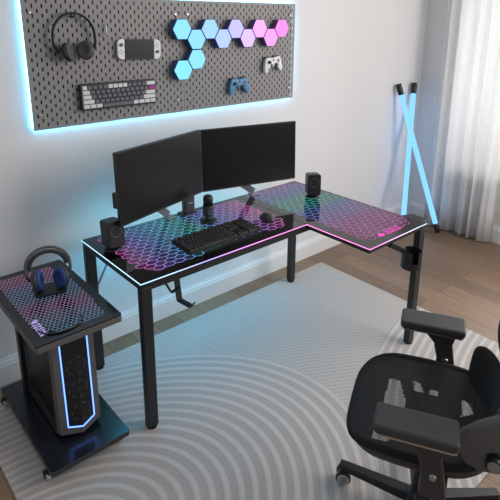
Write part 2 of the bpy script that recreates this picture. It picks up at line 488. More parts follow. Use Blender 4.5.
for c, s in headphones(t, .103, .105, ((-.060, -.077), (.064, -.072)), 'navy', 'navy', 'grey_cushion', 0, cr=.041, bw=.011): pass
for ch in t.children:
    if ch.name.startswith('ear_cup'):
        s = -1 if ch.data.vertices[0].co.x < 0 else 1
        c0 = V((-.060, 0, -.077)) if s < 0 else V((.064, 0, -.072))
        ch.matrix_local = Matrix.Translation(c0+V((s*-.002, 0, 0))) @ Matrix.Rotation(s*.72, 4, 'Z') @ Matrix.Rotation(s*.22, 4, 'Y') @ Matrix.Translation(-c0)
b = BM(); tube(b, [(.104, PF-.0005, 1.815), (.104, PF-.045, 1.812), (.104, PF-.05, 1.828)], .0035, 8)
tag(obj('peg_hook', b, 'black_metal'), 'black peg hook carrying the headphones on the pegboard', 'hook')
b = BM(); tube(b, [(.277, PF-.0005, 1.775), (.277, PF-.012, 1.775), (.277, PF-.013, 1.735), (.277, PF-.032, 1.727), (.277, PF-.035, 1.735)], .0035, 8)
tag(obj('peg_hook', b, 'white_plastic'), 'small white empty peg hook between headphones and console', 'hook')

# handheld console
t = thing('handheld_console', 'white handheld game console with dark screen hung on the pegboard', 'game console', (.454, PF-.0015, 1.653), (0, .03, 0))
b = BM(); prism(b, rrect(-.0855, -.0515, .0855, .0515, .004), -.004, -.018, 'y'); body = obj('body', b, 'black_plastic', t, bevel=.002)
b = BM(); prism(b, rrect(-.080, -.046, .080, .046, .003), -.0183, -.0195, 'y'); obj('screen', b, 'screen', t)
b = BM(); box(b, (-.03, -.0005, -.02), (.03, -.004, .02)); obj('hanger', b, 'black_metal', t)
for s in (-1, 1):
    pts = [(s*.0862, -.0515), (s*.0862, .0515)]+[(s*(.1005+.026*math.sin(a)*1.0), .0255+.026*math.cos(a)) for a in [k*PI/12 for k in range(0, 7)]] + \
          [(s*(.1005+.026*math.cos(a)), -.0255-.026*math.sin(a)) for a in [k*PI/12 for k in range(0, 7)]]
    b = BM(); prism(b, pts, -.003, -.019, 'y'); j = obj('side_grip', b, 'white_plastic', t, bevel=.003)
    j['label'] = 'white side grip with stick and buttons'
    zz = .022 if s < 0 else -.012
    b = BM(); lathe(b, [(0, 0), (.0075, 0), (.0055, .004), (.0085, .007), (.006, .009), (0, .008)], 16, mx((s*.106, -.019, zz), (PI/2, 0, 0))); obj('stick', b, 'mid_grey', j)
    for dx, dz in ((0, .009), (0, -.009), (.009, 0), (-.009, 0)):
        b = BM(); lathe(b, [(0, 0), (.0037, 0), (.0032, .0022), (0, .0025)], 10, mx((s*.106+dx, -.019, (-.012 if s < 0 else .022)+dz), (PI/2, 0, 0))); obj('button', b, 'light_grey', j)

# keyboards
def keyboard(t, W, H, rows, case_m, thick=.014, kz=.008, keymat=None, gap=.0022, margin=.007):
    """local x width, local y height, z up; rows = list of lists of key widths in units"""
    b = BM(); prism(b, rrect(-W/2, -H/2, W/2, H/2, .006), 0, thick); obj('case', b, case_m, t, bevel=.0015)
    nr = len(rows); kh = (H-2*margin)/nr
    cache = {}
    for r, row in enumerate(rows):
        tot = sum(abs(k) for k in row); un = (W-2*margin)/tot
        x = -W/2+margin; y = H/2-margin-(r+.5)*kh
        for c, k in enumerate(row):
            w = abs(k)*un
            if k > 0:
                mm = keymat(r, c, len(row))
                kk = (round(w, 5), mm)
                if kk not in cache:
                    b = BM(); hw, hh = w/2-gap/2, kh/2-gap/2; tw, th = hw-.0022, hh-.0022
                    lo = [b.verts.new((sx*hw, sy*hh, 0)) for sx, sy in ((-1, -1), (1, -1), (1, 1), (-1, 1))]
                    hi = [b.verts.new((sx*tw, sy*th, kz)) for sx, sy in ((-1, -1), (1, -1), (1, 1), (-1, 1))]
                    b.faces.new(lo); b.faces.new(hi)
                    for i in range(4): b.faces.new((lo[i], lo[(i+1) % 4], hi[(i+1) % 4], hi[i]))
                    o = obj('key', b, mm, t); cache[kk] = o
                else:
                    o = cache[kk].copy(); COL.objects.link(o); o.parent = t
                o.location = (x+w/2, y, thick)
            x += w
t = thing('keyboard', 'compact grey and white keyboard with one purple key hung on the pegboard', 'keyboard', (.3255, PF-.004, 1.4305), (PI/2, 0, 0))
R60 = [[1]*13+[2], [1.5]+[1]*12+[1.5], [1.75]+[1]*11+[2.25], [2.25]+[1]*10+[2.75], [1.25, 1.25, 1.25, 6.25, 1.25, 1.25, 1.25, 1.25]]
def km(r, c, n):
    if r == 1 and c == n-1: return 'key_purple'
    if r == 0 and c in (5, 6, 7, 8): return 'key_white'
    if c == 0 or c == n-1: return 'key_white'
    if r == 4 and c != 3: return 'key_white'
    return 'key_grey'
keyboard(t, .424, .130, R60, 'black_plastic', .02, .009, km)
b = BM(); box(b, (-.05, -.02, -.0035), (.05, .02, 0)); obj('hanger', b, 'black_metal', t)

# game controllers
def controller(loc, m, label, roll, group='controllers on the pegboard'):
    t = thing('game_controller', label, 'game controller', loc, (0, roll, 0), group)
    half = [(0, .040), (.022, .043), (.050, .046), (.062, .040), (.070, .022), (.077, -.008), (.079, -.034), (.073, -.050), (.062, -.054), (.052, -.044), (.040, -.024), (.026, -.017), (0, -.016)]
    pts = half+[(-x, z) for x, z in half[-2:0:-1]]
    b = BM(); prism(b, pts, -.006, -.030, 'y'); body = obj('shell', b, m, t, bevel=.007, seg=3, smooth=True)
    for s in (-1, 1):
        b = BM(); prism(b, rrect(s*.042-.019, .036, s*.042+.019, .050, .004), -.003, -.018, 'y'); obj('shoulder_button', b, 'black_plastic', t, bevel=.002)
    b = BM(); box(b, (-.012, -.0005, -.01), (.012, -.008, .012)); obj('hanger', b, 'black_metal', t)
    for x, z in ((-.040, .016), (.020, -.006)):
        b = BM(); lathe(b, [(0, 0), (.0115, 0), (.0115, .002), (.006, .003), (.006, .008), (.010, .010), (.0095, .013), (0, .012)], 18, mx((x, -.0298, z), (PI/2, 0, 0)))
        obj('thumbstick', b, 'black_plastic', t)
    b = BM(); box(b, (-.030, -.0298, -.0095), (-.010, -.034, -.0035)); box(b, (-.0232, -.0298, -.0165), (-.0168, -.0338, .0035)); obj('direction_pad', b, 'black_plastic', t)
    for dx, dz, mm in ((0, .009, 'mid_grey'), (0, -.009, 'mid_grey'), (.009, 0, 'mid_grey'), (-.009, 0, 'mid_grey')):
        b = BM(); lathe(b, [(0, 0), (.0042, 0), (.004, .003), (0, .0038)], 12, mx((.042+dx, -.0298, .018+dz), (PI/2, 0, 0))); obj('button', b, mm if m != 'white_plastic' else 'black_plastic', t)
    b = BM(); lathe(b, [(0, 0), (.006, 0), (.0055, .002), (0, .0026)], 16, mx((0, -.0298, .026), (PI/2, 0, 0))); obj('home_button', b, 'black_plastic', t)
controller((1.128, PF-.0015, 1.413), 'blue_plastic', 'blue game controller hung low on the pegboard under the hexagon lights', -.02)
controller((1.413, PF-.0015, 1.530), 'white_plastic', 'white game controller hung at the right end of the pegboard', -.08)

# ------------------------------------------------------------------ desk
DH = .75
desk = thing('gaming_desk', 'black L-shaped glass top gaming desk with glowing edges standing against the wall', 'desk', (0, 0, 0))
DX, DY, RX, RY = 1.5155, -.584, 1.0068, -.9936
b = BM(); prism(b, [(0, 0), (0, DY), (RX-.001, DY), (RX-.001, 0)], DH-.008, DH); obj('main_glass_top', b, 'black_glass', desk, bevel=.001)
b = BM(); prism(b, [(RX+.001, 0), (RX+.001, RY), (DX, RY), (DX, 0)], DH-.008, DH); obj('return_glass_top', b, 'black_glass', desk, bevel=.001)
b = BM()
prism(b, [(.004, -.004), (.004, DY+.004), (RX+.004, DY+.004), (RX+.004, RY+.004), (DX-.004, RY+.004), (DX-.004, -.004)], DH-.026, DH-.0085)
obj('top_board', b, 'black_plastic', desk)
b = BM()
for p, q in (((.05, DY+.025), (RX+.09, DY+.025)), ((RX+.09, DY+.03), (RX+.09, RY+.09)), ((RX+.09, RY+.09), (DX-.05, RY+.09)), ((DX-.028, RY+.05), (DX-.028, -.05)), ((.05, -.02), (DX-.05, -.02)), ((.028, -.05), (.028, DY+.05))):
    bar(b, (*p, DH-.0365), (*q, DH-.0365), .03, .02)
obj('frame_rails', b, 'black_metal', desk)
for x, y in ((.0277, -.0202), (.0277, DY+.0202), (DX-.0277, -.0202), (DX-.0277, RY+.0202)):
    b = BM(); box(b, (x-.0255, y-.0185, .018), (x+.0255, y+.0185, DH-.0265)); lg = obj('leg', b, 'black_metal', desk, bevel=.004)
    zf = .0095 if x < 1.6 and y > -1.2 else 0
    b = BM(); lathe(b, [(0, zf), (.024, zf), (.025, zf+.004), (.025, .014), (.012, .0178), (0, .018)], 16, mx((x, y, 0))); obj('levelling_foot', b, 'deep_black', lg)
b = BM(); tube(b, [(.0277, -.03, .45), (.16, -.03, DH-.07)], .006, 8); obj('brace', b, 'light_grey', desk)
b = BM(); tube(b, [(DX-.0277, -.03, .45), (DX-.16, -.03, DH-.07)], .006, 8); obj('brace', b, 'black_metal', desk)
# corner bracket plate beside the return
b = BM(); prism(b, [(DX+.0005, -.835), (DX+.068, -.862), (DX+.066, -.955), (DX+.0005, -.985)], DH-.026, DH-.001); obj('corner_plate', b, 'black_metal', desk, bevel=.002)
# glowing edge
def cs(*c): return (*c, 1)
edge_m = emis_ramp('desk_edge_light', 0, 0, 1.52, [(0, cs(.45, .78, 1)), (.10, cs(.5, .72, 1)), (.22, cs(.45, .42, 1)), (.36, cs(.85, .34, 1)), (.55, cs(1, .30, .75)), (.70, cs(1, .30, .75)), (.80, cs(1, .55, .92)), (.9, cs(.8, .78, 1)), (1, cs(.5, .85, 1))], 1.5)
b = BM(); e = .0022; zt = DH
def strip(p, q, nrm):
    # L-profile light guide hugging the glass edge
    x0, x1 = min(p[0], q[0]), max(p[0], q[0]); y0, y1 = min(p[1], q[1]), max(p[1], q[1])
    if nrm == 'x-': lo, hi = (x0-e, y0, zt-.0035), (x0-.0002, y1, zt+.0008)
    if nrm == 'y-': lo, hi = (x0, y0-e, zt-.0035), (x1, y0-.0002, zt+.0008)
    n = 12
    box(b, lo, hi)
strip((0, DY-e), (0, 0), 'x-'); strip((0, DY), (RX+.0, DY), 'y-'); strip((RX, RY-e), (RX, DY), 'x-'); strip((RX, RY), (DX, RY), 'y-')
obj('edge_light', b, edge_m, desk)
pink, mag, vio, blu, cya, tea = cs(.95, .32, .72), cs(.80, .15, .62), cs(.46, .30, .95), cs(.22, .38, .95), cs(.16, .66, .92), cs(.10, .66, .60)
def lit_glass(name, stops, axis, lo, hi, wob, strength):
    m = emis_ramp(name, axis, lo, hi, stops, strength, wob); nt = m.node_tree
    e = [n for n in nt.nodes if n.type == 'EMISSION'][0]; out = [n for n in nt.nodes if n.type == 'OUTPUT_MATERIAL'][0]
    p = N(nt, 'ShaderNodeBsdfPrincipled', Roughness=.07); p.inputs['Base Color'].default_value = srgb(9, 9, 13); p.inputs['Specular IOR Level'].default_value = .9
    ad = N(nt, 'ShaderNodeAddShader'); nt.links.new(e.outputs[0], ad.inputs[0]); nt.links.new(p.outputs[0], ad.inputs[1]); nt.links.new(ad.outputs[0], out.inputs[0]); return m
def pattern(name, poly, R, ax, w, stops, axis, lo, hi, wob, k):
    b = BM(); prism(b, poly, DH+.0001, DH+.0004); g = obj(name+'_panel', b, lit_glass(name+'_panel_glass', stops, axis, lo, hi, wob, .06), desk)
    b = BM(); honey(b, poly, R, w, DH+.0008, ax); obj(name+'_lines', b, emis_ramp(name+'_line_light', axis, lo, hi, stops, k, wob), g)
pattern('main_light', [(.07, -.04), (.06, -.29), (.09, -.50), (.12, -.535), (.3, -.505), (.68, -.495), (.92, -.515), (.95, -.43), (.955, -.05), (.47, -.02)], .021, 1.45, .0016,
        [(0, pink), (.10, mag), (.2, vio), (.30, blu), (.42, cya), (.54, tea), (.66, blu), (.8, vio), (.92, mag), (1, pink)], 0, .02, 1.0, .10, 1.7)
pattern('return_light', [(1.071, -.05), (1.09, -.03), (1.44, -.03), (1.482, -.07), (1.487, -.86), (1.445, -.915), (1.12, -.915), (1.075, -.86)], .0235, 1.25, .0017,
        [(0, mag), (.18, mag), (.34, vio), (.46, blu), (.56, tea), (.68, tea), (.78, blu), (.88, vio), (1, pink)], 1, -.96, 0, -.08, 1.3)
# small lit logo near the return's front edge
b = BM(); zt = DH+.0009
def quad(b, pts, z): b.faces.new([b.verts.new((x, y, z)) for x, y in pts])
quad(b, [(1.168, -.935), (1.200, -.945), (1.222, -.925), (1.190, -.905)], zt)
x = 1.232
for k in range(7):
    w = .013
    quad(b, [(x, -.945), (x+w*.35, -.945), (x+w*.35+.012, -.905), (x+.012, -.905)], zt)
    quad(b, [(x+w*.35, -.945), (x+w, -.945), (x+w+.002, -.938), (x+w*.35+.002, -.938)], zt)
    if k % 2: quad(b, [(x+w*.3+.012, -.905), (x+w+.012, -.905), (x+w+.010, -.912), (x+w*.3+.010, -.912)], zt)
    x += .0185
obj('logo', b, emis('logo_pink_light', cs(1, .12, .62), 1.1), desk)
# back light strip under the rear edge
b = BM(); box(b, (.08, -.0036, DH-.036), (1.30, .003, DH-.0275)); obj('back_light_strip', b, 'desk_led', desk)
b = BM(); box(b, (.08, -.085, DH-.031), (1.30, -.065, DH-.0265)); obj('under_light_strip', b, emis('under_desk_led_cyan', (.05, .60, 1, 1), 40.0), desk)
# headphone hook under the front edge
b = BM()
box(b, (.135, DY+.03, DH-.054), (.215, DY+.075, DH-.0468))
bar(b, (.150, DY+.05, DH-.07), (.168, DY+.035, DH-.115), .018, .006, up=(1, 0, 0)); bar(b, (.168, DY+.035, DH-.115), (.205, DY+.03, DH-.100), .018, .006)
bar(b, (.205, DY+.05, DH-.0468), (.205, DY+.03, DH-.165), .030, .006, up=(0, 1, 0)); bar(b, (.205, DY+.03, DH-.163), (.222, DY-.035, DH-.172), .030, .006)
bar(b, (.222, DY-.035, DH-.172), (.232, DY-.05, DH-.155), .030, .006)
obj('headphone_hook', b, 'black_metal', desk, bevel=.002)
# cup holder under the return
cup = BM()
box(cup, (DX-.30, RY+.05, DH-.062), (DX-.21, RY+.11, DH-.0468)); bar(cup, (DX-.27, RY+.06, DH-.06), (DX-.165, RY+.035, DH-.120), .06, .028)
ch = obj('cup_holder', cup, 'black_plastic', desk, bevel=.003)
b = BM(); cxh, cyh = DX-.128, RY-.005
pts = [(cxh+.042*math.cos(a), cyh+.042*math.sin(a), DH-.165) for a in [k*2*PI/40 for k in range(40)]]
for k in range(40):
    a0, a1 = k*2*PI/40, (k+1)*2*PI/40
    if 8 <= k % 40 <= 11 or 24 <= k <= 27: zt0 = DH-.180
    else: zt0 = DH-.118
    for r0, r1 in ((.054, .049),):
        c = [(cxh+r*math.cos(a), cyh+r*math.sin(a)) for r, a in ((r0, a0), (r0, a1), (r1, a1), (r1, a0))]
        prism(b, c, DH-.215, zt0)
prism(b, [(cxh+.050*math.cos(k*2*PI/40), cyh+.050*math.sin(k*2*PI/40)) for k in range(40)], DH-.219, DH-.2135)
obj('cup', b, 'black_plastic', ch)

# ------------------------------------------------------------------ monitors
def monitor(c, yaw, tilt, label, foot, clip=False):
    """c = centre of the screen face; local x right, y back, z up"""
    t = thing('monitor', label, 'monitor', (c[0], c[1], DH+.0022), (0, 0, yaw), 'wide dark monitors on the desk')
    z = c[2]-DH; W, H = .610, .355
    Rm = Matrix.Translation((0, 0, z)) @ Matrix.Rotation(-tilt, 4, 'X')
    b = BM(); prism(b, rrect(-W/2, -H/2, W/2, H/2, .003), .001, .018, 'y', Rm)
    prism(b, rrect(-W*.38, -H*.40, W*.38, H*.36, .02), .018, .042, 'y', Rm); obj('housing', b, 'black_plastic', t, bevel=.0015)
    b = BM(); prism(b, rrect(-W/2+.006, -H/2+.012, W/2-.006, H/2-.006, .001), -.0003, .0008, 'y', Rm); obj('screen', b, 'screen', t)
    # neck and foot
    inv = Matrix.Rotation(-yaw, 4, 'Z') @ Matrix.Translation((-c[0], -c[1], -DH))
    f = inv @ V(foot)
    b = BM(); n0 = V((f.x-.145, .058, .125)); n1 = V((f.x, f.y, .018))
    bar(b, (0, .048, z), (f.x-.145, .056, .120), .05, .014, up=(0, 1, 0)); bar(b, n0, n1, .042, .010, up=(0, 1, 0)); obj('stand_neck', b, mat('neck_grey', srgb(118, 119, 123), .4) , t, bevel=.002)
    b = BM(); prism(b, rrect(f.x-.028, f.y-.032, f.x+.032, f.y+.022, .006), 0, .006); obj('stand_foot', b, 'light_grey', t, bevel=.001)
    if clip:
        b = BM(); box(b, (-W/2-.012, .004, -.085), (-W/2+.02, .03, -.01), Rm); obj('side_clip', b, 'black_plastic', t, bevel=.002)
    return t
monitor((.3789, -.179, 1.0531), .2779, .02, 'wide dark monitor turned right, on the left half of the desk', (.487, -.03, DH), True)
monitor((.9857, -.1485, 1.0442), -.2452, .037, 'wide dark monitor turned left, behind the keyboard and mouse', (1.115, -.028, DH))
t = thing('monitor_mount', 'dark grey clamp column standing at the back of the desk between the monitors', 'monitor mount', (.612, -.040, DH+.0008))
b = BM(); prism(b, rrect(-.055, -.032, .045, .032, .008), 0, .010); obj('base_plate', b, 'black_metal', t, bevel=.002)
b = BM(); prism(b, rrect(-.030, -.018, .036, .018, .006), .010, .30); obj('column', b, 'dark_grey', t, bevel=.002)
b = BM(); box(b, (-.008, -.0193, .062), (.024, -.0182, .069)); obj('logo', b, 'light_grey', t)

# speakers
def speaker(loc, rz, label):
    t = thing('desk_speaker', label, 'speaker', loc, rz, 'black desk speakers')
    b = BM(); prism(b, rrect(-.041, -.062, .041, .066, .012), -.042, .040, 'y', mx((0, 0, .082), (-.10, 0, 0))); obj('cabinet', b, 'black_plastic', t, bevel=.004, seg=3)
    T = mx((0, 0, .082), (-.10, 0, 0))
    b = BM(); lathe(b, [(.0, .0008), (.018, .0009), (.0243, .0014)], 28, T @ mx((0, -.0425, .014), (PI/2, 0, 0))); obj('cone', b, 'black_plastic', t)
    b = BM(); tube(b, [T @ V((.0262*math.cos(k*PI/16), -.0428, .014+.0262*math.sin(k*PI/16))) for k in range(32)], .0017, 6, closed=True, up=(0, 1, 0)); obj('cone_ring', b, 'mid_grey', t)
    b = BM(); lathe(b, [(0, 0), (.040, 0), (.042, .003), (.040, .008), (.018, .012), (.014, .022), (0, .022)], 28, mx((0, 0, 0), (0, 0, 0), (1, .9, 1))); obj('foot', b, 'black_plastic', t)
speaker((.074, -.198, DH+.0008), .02, 'black desk speaker at the left end of the desk beside the monitor')
speaker((1.365, -.300, DH+.0008), -.62, 'black desk speaker standing on the right return of the desk')

# microphone
t = thing('desk_microphone', 'black desk microphone on a round base between the monitors', 'microphone', (.632, -.205, DH+.0008))
b = BM(); lathe(b, [(0, 0), (.046, 0), (.048, .004), (.046, .010), (.020, .014), (0, .014)], 32); obj('base', b, 'black_plastic', t, smooth=False)
b = BM(); tube(b, [(0, .015, .012), (0, .015, .05)], .006, 10); obj('stem', b, 'black_metal', t)
b = BM(); lathe(b, [(0, .030), (.020, .030), (.030, .040), (.031, .085), (.029, .090), (0, .0905)], 28, mx((0, 0, 0))); mb = obj('body', b, 'dark_grey', t, smooth=False)
b = BM(); lathe(b, [(0, .0905), (.027, .0908), (.0275, .13), (.024, .142), (.012, .149), (0, .150)], 28); obj('grille', b, 'black_plastic', t, smooth=True)
b = BM()
pts = [(.013*math.cos(a), 0, .013*math.sin(a)) for a in [PI*.28+k*PI*1.35/14 for k in range(15)]]+[(.013, 0, -.003), (.004, 0, -.003)]
tube(b, pts, .0022, 6); bmesh.ops.transform(b, matrix=mx((-.008, -.0312, .060), (0, 0, -.3), (.85, .85, .85)), verts=b.verts)
obj('logo', b, emis('microphone_logo_light', cs(.2, .45, .6), .25), mb)

# desk keyboard and mouse
t = thing('keyboard', 'full-size black keyboard lying on the glowing desk in front of the monitors', 'keyboard', (.536, -.413, DH+.0062), (.05, 0, .005))
full = [[1, -.6, 1, 1, 1, 1, -.4, 1, 1, 1, 1, -.4, 1, 1, 1, 1, -.4, 1, 1, 1, -.4, -4],
        [1]*13+[2, -.4, 1, 1, 1, -.4, 1, 1, 1, 1], [1.5]+[1]*12+[1.5, -.4, 1, 1, 1, -.4, 1, 1, 1, 1.001],
        [1.75]+[1]*11+[2.25, -.4, -3, -.4, 1, 1, 1, -1], [2.25]+[1]*10+[2.75, -.4, -1, 1, -1, -.4, 1, 1, 1, 1.001], [1.25, 1.25, 1.25, 6.25, 1.25, 1.25, 1.25, 1.25, -.4, 1, 1, 1, -.4, 2, 1, -1]]
keyboard(t, .455, .165, full, 'deep_black', .012, .008, lambda r, c, n: 'key_black')
b = BM(); box(b, (-.2, .05, -.008), (-.16, .07, 0)); box(b, (.16, .05, -.008), (.2, .07, 0)); obj('feet', b, 'deep_black', t)
t = thing('computer_mouse', 'small black computer mouse lying right of the keyboard', 'mouse', (.885, -.400, DH+.0008), -.25)
b = BM()
rings = []
for k in range(9):
    u = -1+2*k/8; y = u*.058; w = .032*math.sqrt(max(0, 1-abs(u)**3.2))*(1-.08*u)+.001; h = .036*max(0, 1-abs(u+.15)**2.4/1.6)*1.0+.004
    rings.append([b.verts.new((w*math.cos(a), y, h*max(0, math.sin(a))**.8)) for a in [j*PI/10 for j in range(11)]])
for A, B in zip(rings, rings[1:]):
    for j in range(10): b.faces.new((A[j], A[j+1], B[j+1], B[j]))
    b.faces.new((A[0], B[0], B[-1], A[-1]))
b.faces.new(rings[0]); b.faces.new(rings[-1])
obj('shell', b, 'dark_grey', t, smooth=True)
b = BM(); lathe(b, [(0, -.004), (.008, -.004), (.009, 0), (.008, .004), (0, .004)], 14, mx((0, .028, .028), (0, PI/2, 0))); obj('scroll_wheel', b, 'deep_black', t)

# ------------------------------------------------------------------ cart and pc
CZ = .66
cart = thing('computer_cart', 'low black computer cart on wheels left of the desk, with glowing top', 'cart', (0, 0, 0))
CX0, CX1, CY0, CY1 = -.445, -.098, -.600, .045
b = BM(); prism(b, rrect(CX0, CY0, CX1, CY1, .012), CZ-.034, CZ-.0065); obj('top_slab', b, 'slab_grey', cart, bevel=.003)
b = BM(); prism(b, rrect(CX0, CY0, CX1, CY1, .012), CZ-.006, CZ); obj('top_glass', b, mat('cart_top_glass', srgb(14, 18, 23), .16, vary=.02, scale=3), cart, bevel=.001)
b = BM(); honey(b, [(-.405, -.0), (-.41, -.47), (-.345, -.545), (-.150, -.545), (-.142, -.10), (-.18, -.0)], .0108, .0020, CZ+.0004)
cart_m = emis_ramp('cart_pattern_light', 1, -.56, 0, [(0, cs(.28, .30, .62)), (.18, cs(.20, .40, .60)), (.38, cs(.40, .36, .58)), (.52, cs(.52, .26, .46)), (.66, cs(.26, .34, .52)), (.8, cs(.2, .36, .6)), (1, cs(.55, .28, .5))], .75, .15)
obj('top_light_pattern', b, cart_m, cart)
b = BM(); z = CZ+.0006
quad(b, [(-.405, -.437), (-.392, -.418), (-.372, -.420), (-.384, -.445)], z)
for k in range(6):
    y = -.452-k*.0165
    for x0, x1 in ((-.405, -.392), (-.388, -.376)):
        quad(b, [(x0, y), (x1, y+.002), (x1, y-.009), (x0, y-.011)], z)
obj('logo', b, emis('cart_logo_light', cs(.42, .36, .75), .9), cart)
b = BM(); pts = [(-.315+.085*math.cos(a), -.505+.065*math.sin(a), CZ+.0035) for a in [PI*.98+k*PI*1.04/24 for k in range(25)]]
tube(b, pts, .0032, 8); obj('cable', b, 'black_plastic', cart, smooth=True)
b = BM(); prism(b, rrect(CX0, CY0, CX1+.0, CY1, .014), .062, .085); obj('base_board', b, 'board_blue', cart, bevel=.003)
for x in (-.352, -.17):
    b = BM(); box(b, (x-.014, -.075, .0855), (x+.014, -.035, CZ-.0345)); obj('post', b, 'black_metal', cart, bevel=.002)
b = BM(); box(b, (-.3535, -.062, .18), (-.1885, -.048, .60)); obj('back_panel', b, 'black_metal', cart)
for x in (CX0+.004, CX1-.03):
    for y in (CY0+.052, CY1-.05):
        b = BM(); lathe(b, [(0, .055), (.014, .055), (.014, .0618), (0, .0618)], 12, mx((x, y, 0))); box(b, (x-.016, y-.006, .030), (x-.013, y+.014, .056)); box(b, (x+.013, y-.006, .030), (x+.016, y+.014, .056)); box(b, (x-.016, y-.006, .052), (x+.016, y+.014, .056))
        fk = obj('caster', b, 'black_metal', cart)
        b = BM(); lathe(b, [(0, -.011), (.018, -.011), (.0225, -.007), (.0225, .007), (.018, .011), (0, .011)], 20, mx((x, y+.004, .0325), (0, PI/2, 0))); obj('wheel', b, 'silver', fk)

pc = thing('pc_tower', 'dark grey computer tower with three fans and blue light trim on the cart', 'computer', (-.260, -.10, .0852))
w2 = .091
b = BM()                                               # case frame with open left side
box(b, (-w2, -.330, .012), (w2, 0.02, .028)); box(b, (-w2, -.330, .44), (w2, .02, .47)); box(b, (-w2, .005, .028), (w2, .02, .44))
box(b, (w2-.004, -.33, .028), (w2, .005, .44)); box(b, (-w2, -.33, .028), (w2-.004, -.318, .44))
box(b, (-w2, -.02, .028), (-w2+.016, .005, .44)); box(b, (-w2, -.318, .028), (-w2+.016, -.02, .075))
for x in (-.07, .07):
    for y in (-.28, -.03): box(b, (x-.012, y-.02, 0), (x+.012, y+.02, .012))
obj('case', b, 'black_metal', pc, bevel=.002)
b = BM(); box(b, (-w2+.001, -.316, .077), (-w2+.004, -.022, .438)); obj('side_glass', b, mat('dark_tinted_glass', srgb(9, 10, 20), .38, spec=.2), pc)
fy = -.331
# dark window of the front, sits just proud of the panel
fz = fy-.0355
def yfront(x, z):
    # the panel bulges to a ridge at the bottom centre
    zb = .03; k = max(0, 1-(z-zb)/(.47-zb)); return fz-.022*k*(1-abs(x)/w2)
b = BM()
nx, nz = 10, 16
def grid(b, x0, x1, zlo, zhi, off):
    g = []
    for j in range(nz+1):
        row = []
        for i in range(nx+1):
            x = x0+(x1-x0)*i/nx; lo = zlo(x); z = lo+(zhi-lo)*j/nz
            row.append(b.verts.new((x, yfront(x, z)-off, z)))
        g.append(row)
    for j in range(nz):
        for i in range(nx): b.faces.new((g[j][i], g[j][i+1], g[j+1][i+1], g[j+1][i]))
ob = lambda x: .030-.018*(1-abs(x)/w2)
grid(b, -w2*.97, w2*.97, ob, .455, 0)
bd = [e for e in b.edges if e.is_boundary]
ex = bmesh.ops.extrude_edge_only(b, edges=bd)
for v in [g for g in ex['geom'] if isinstance(g, bmesh.types.BMVert)]:
    v.co.y = fy; v.co.x /= .97; v.co.z += (.015 if v.co.z > .4 else -.010 if v.co.z < .035 else 0)
obj('front_panel', b, 'slab_grey', pc)
b = BM()
vb = lambda x: .062-.016*(1-abs(x)/.056)
grid(b, -.056, .056, vb, .452, .0015); o = obj('fan_window', b, 'deep_black', pc)
s = o.modifiers.new('solid', 'SOLIDIFY'); s.thickness = .003; s.offset = -1
b = BM()
P = [(-.058, .452), (-.058, .061), (0, .044), (.058, .061), (.058, .452)]
pts = []
for (xa, za), (xb, zb_) in zip(P, P[1:]):
    for k in range(8):
        x = xa+(xb-xa)*k/8; z = za+(zb_-za)*k/8; pts.append((x, yfront(x, z)-.003, z))
pts.append((P[-1][0], yfront(*P[-1])-.003, P[-1][1]))
tube(b, pts, .0028, 6); obj('light_trim', b, 'led_white', pc)
for zc in (.118, .228, .338):
    fn = BM()
    for k in range(20):
        a = 2*PI*k/20; r = .040
        x, z = r*math.cos(a), zc+r*math.sin(a)
        if k % 3 == 2: continue
        tube(fn, [(x*.93, yfront(x, z)-.004, zc+(z-zc)*.93), (r*math.cos(a+.2), yfront(x, z)-.004, zc+r*math.sin(a+.2))], .0016, 5)
    f = obj('fan', fn, 'mid_grey', pc)
    b = BM()
    for k in range(7):
        a = 2*PI*k/7
        q = [(.010*math.cos(a), .010*math.sin(a)), (.034*math.cos(a+.25), .034*math.sin(a+.25)), (.035*math.cos(a+.75), .035*math.sin(a+.75)), (.012*math.cos(a+.6), .012*math.sin(a+.6))]
        vv = [b.verts.new((x, yfront(x, zc+z)-.0028, zc+z)) for x, z in q]; b.faces.new(vv)
    lathe(b, [(0, 0), (.012, 0), (.011, .002), (0, .0025)], 14, mx((0, yfront(0, zc)-.002, zc), (PI/2, 0, 0)))
    obj('blades', b, 'black_plastic', f)

# headset on the cart
HS = (-.250, -.235, CZ+.0008)
t = thing('headset_stand', 'flat black base plate under the blue-cushioned headset on the cart', 'headset stand', HS, -.28)
b = BM(); prism(b, [(-.075, .03), (-.062, -.045), (.062, -.045), (.075, .03), (.04, .06), (-.04, .06)], 0, .012); obj('base', b, 'black_plastic', t, bevel=.003)
t = thing('headphones', 'large grey headset with blue ear cushions resting on the cart', 'headphones', (HS[0], HS[1], CZ+.122), (.06, 0, -.28))
for c, s in headphones(t, .090, .090, ((-.056, -.062), (.056, -.062)), 'mid_grey', 'dark_grey', 'blue_cushion', 0, cr=.043, double=True, bw=.0065): pass
for ch in t.children:
    if ch.name.startswith('ear_cup'):
        s = -1 if ch.data.vertices[0].co.x < 0 else 1
        c0 = V((s*.056, 0, -.062))
        ch.matrix_local = Matrix.Translation(c0+V((s*.012, 0, 0))) @ Matrix.Rotation(.50 if s > 0 else -.22, 4, 'Z') @ Matrix.Rotation(s*.14, 4, 'Y') @ Matrix.Translation(-c0)

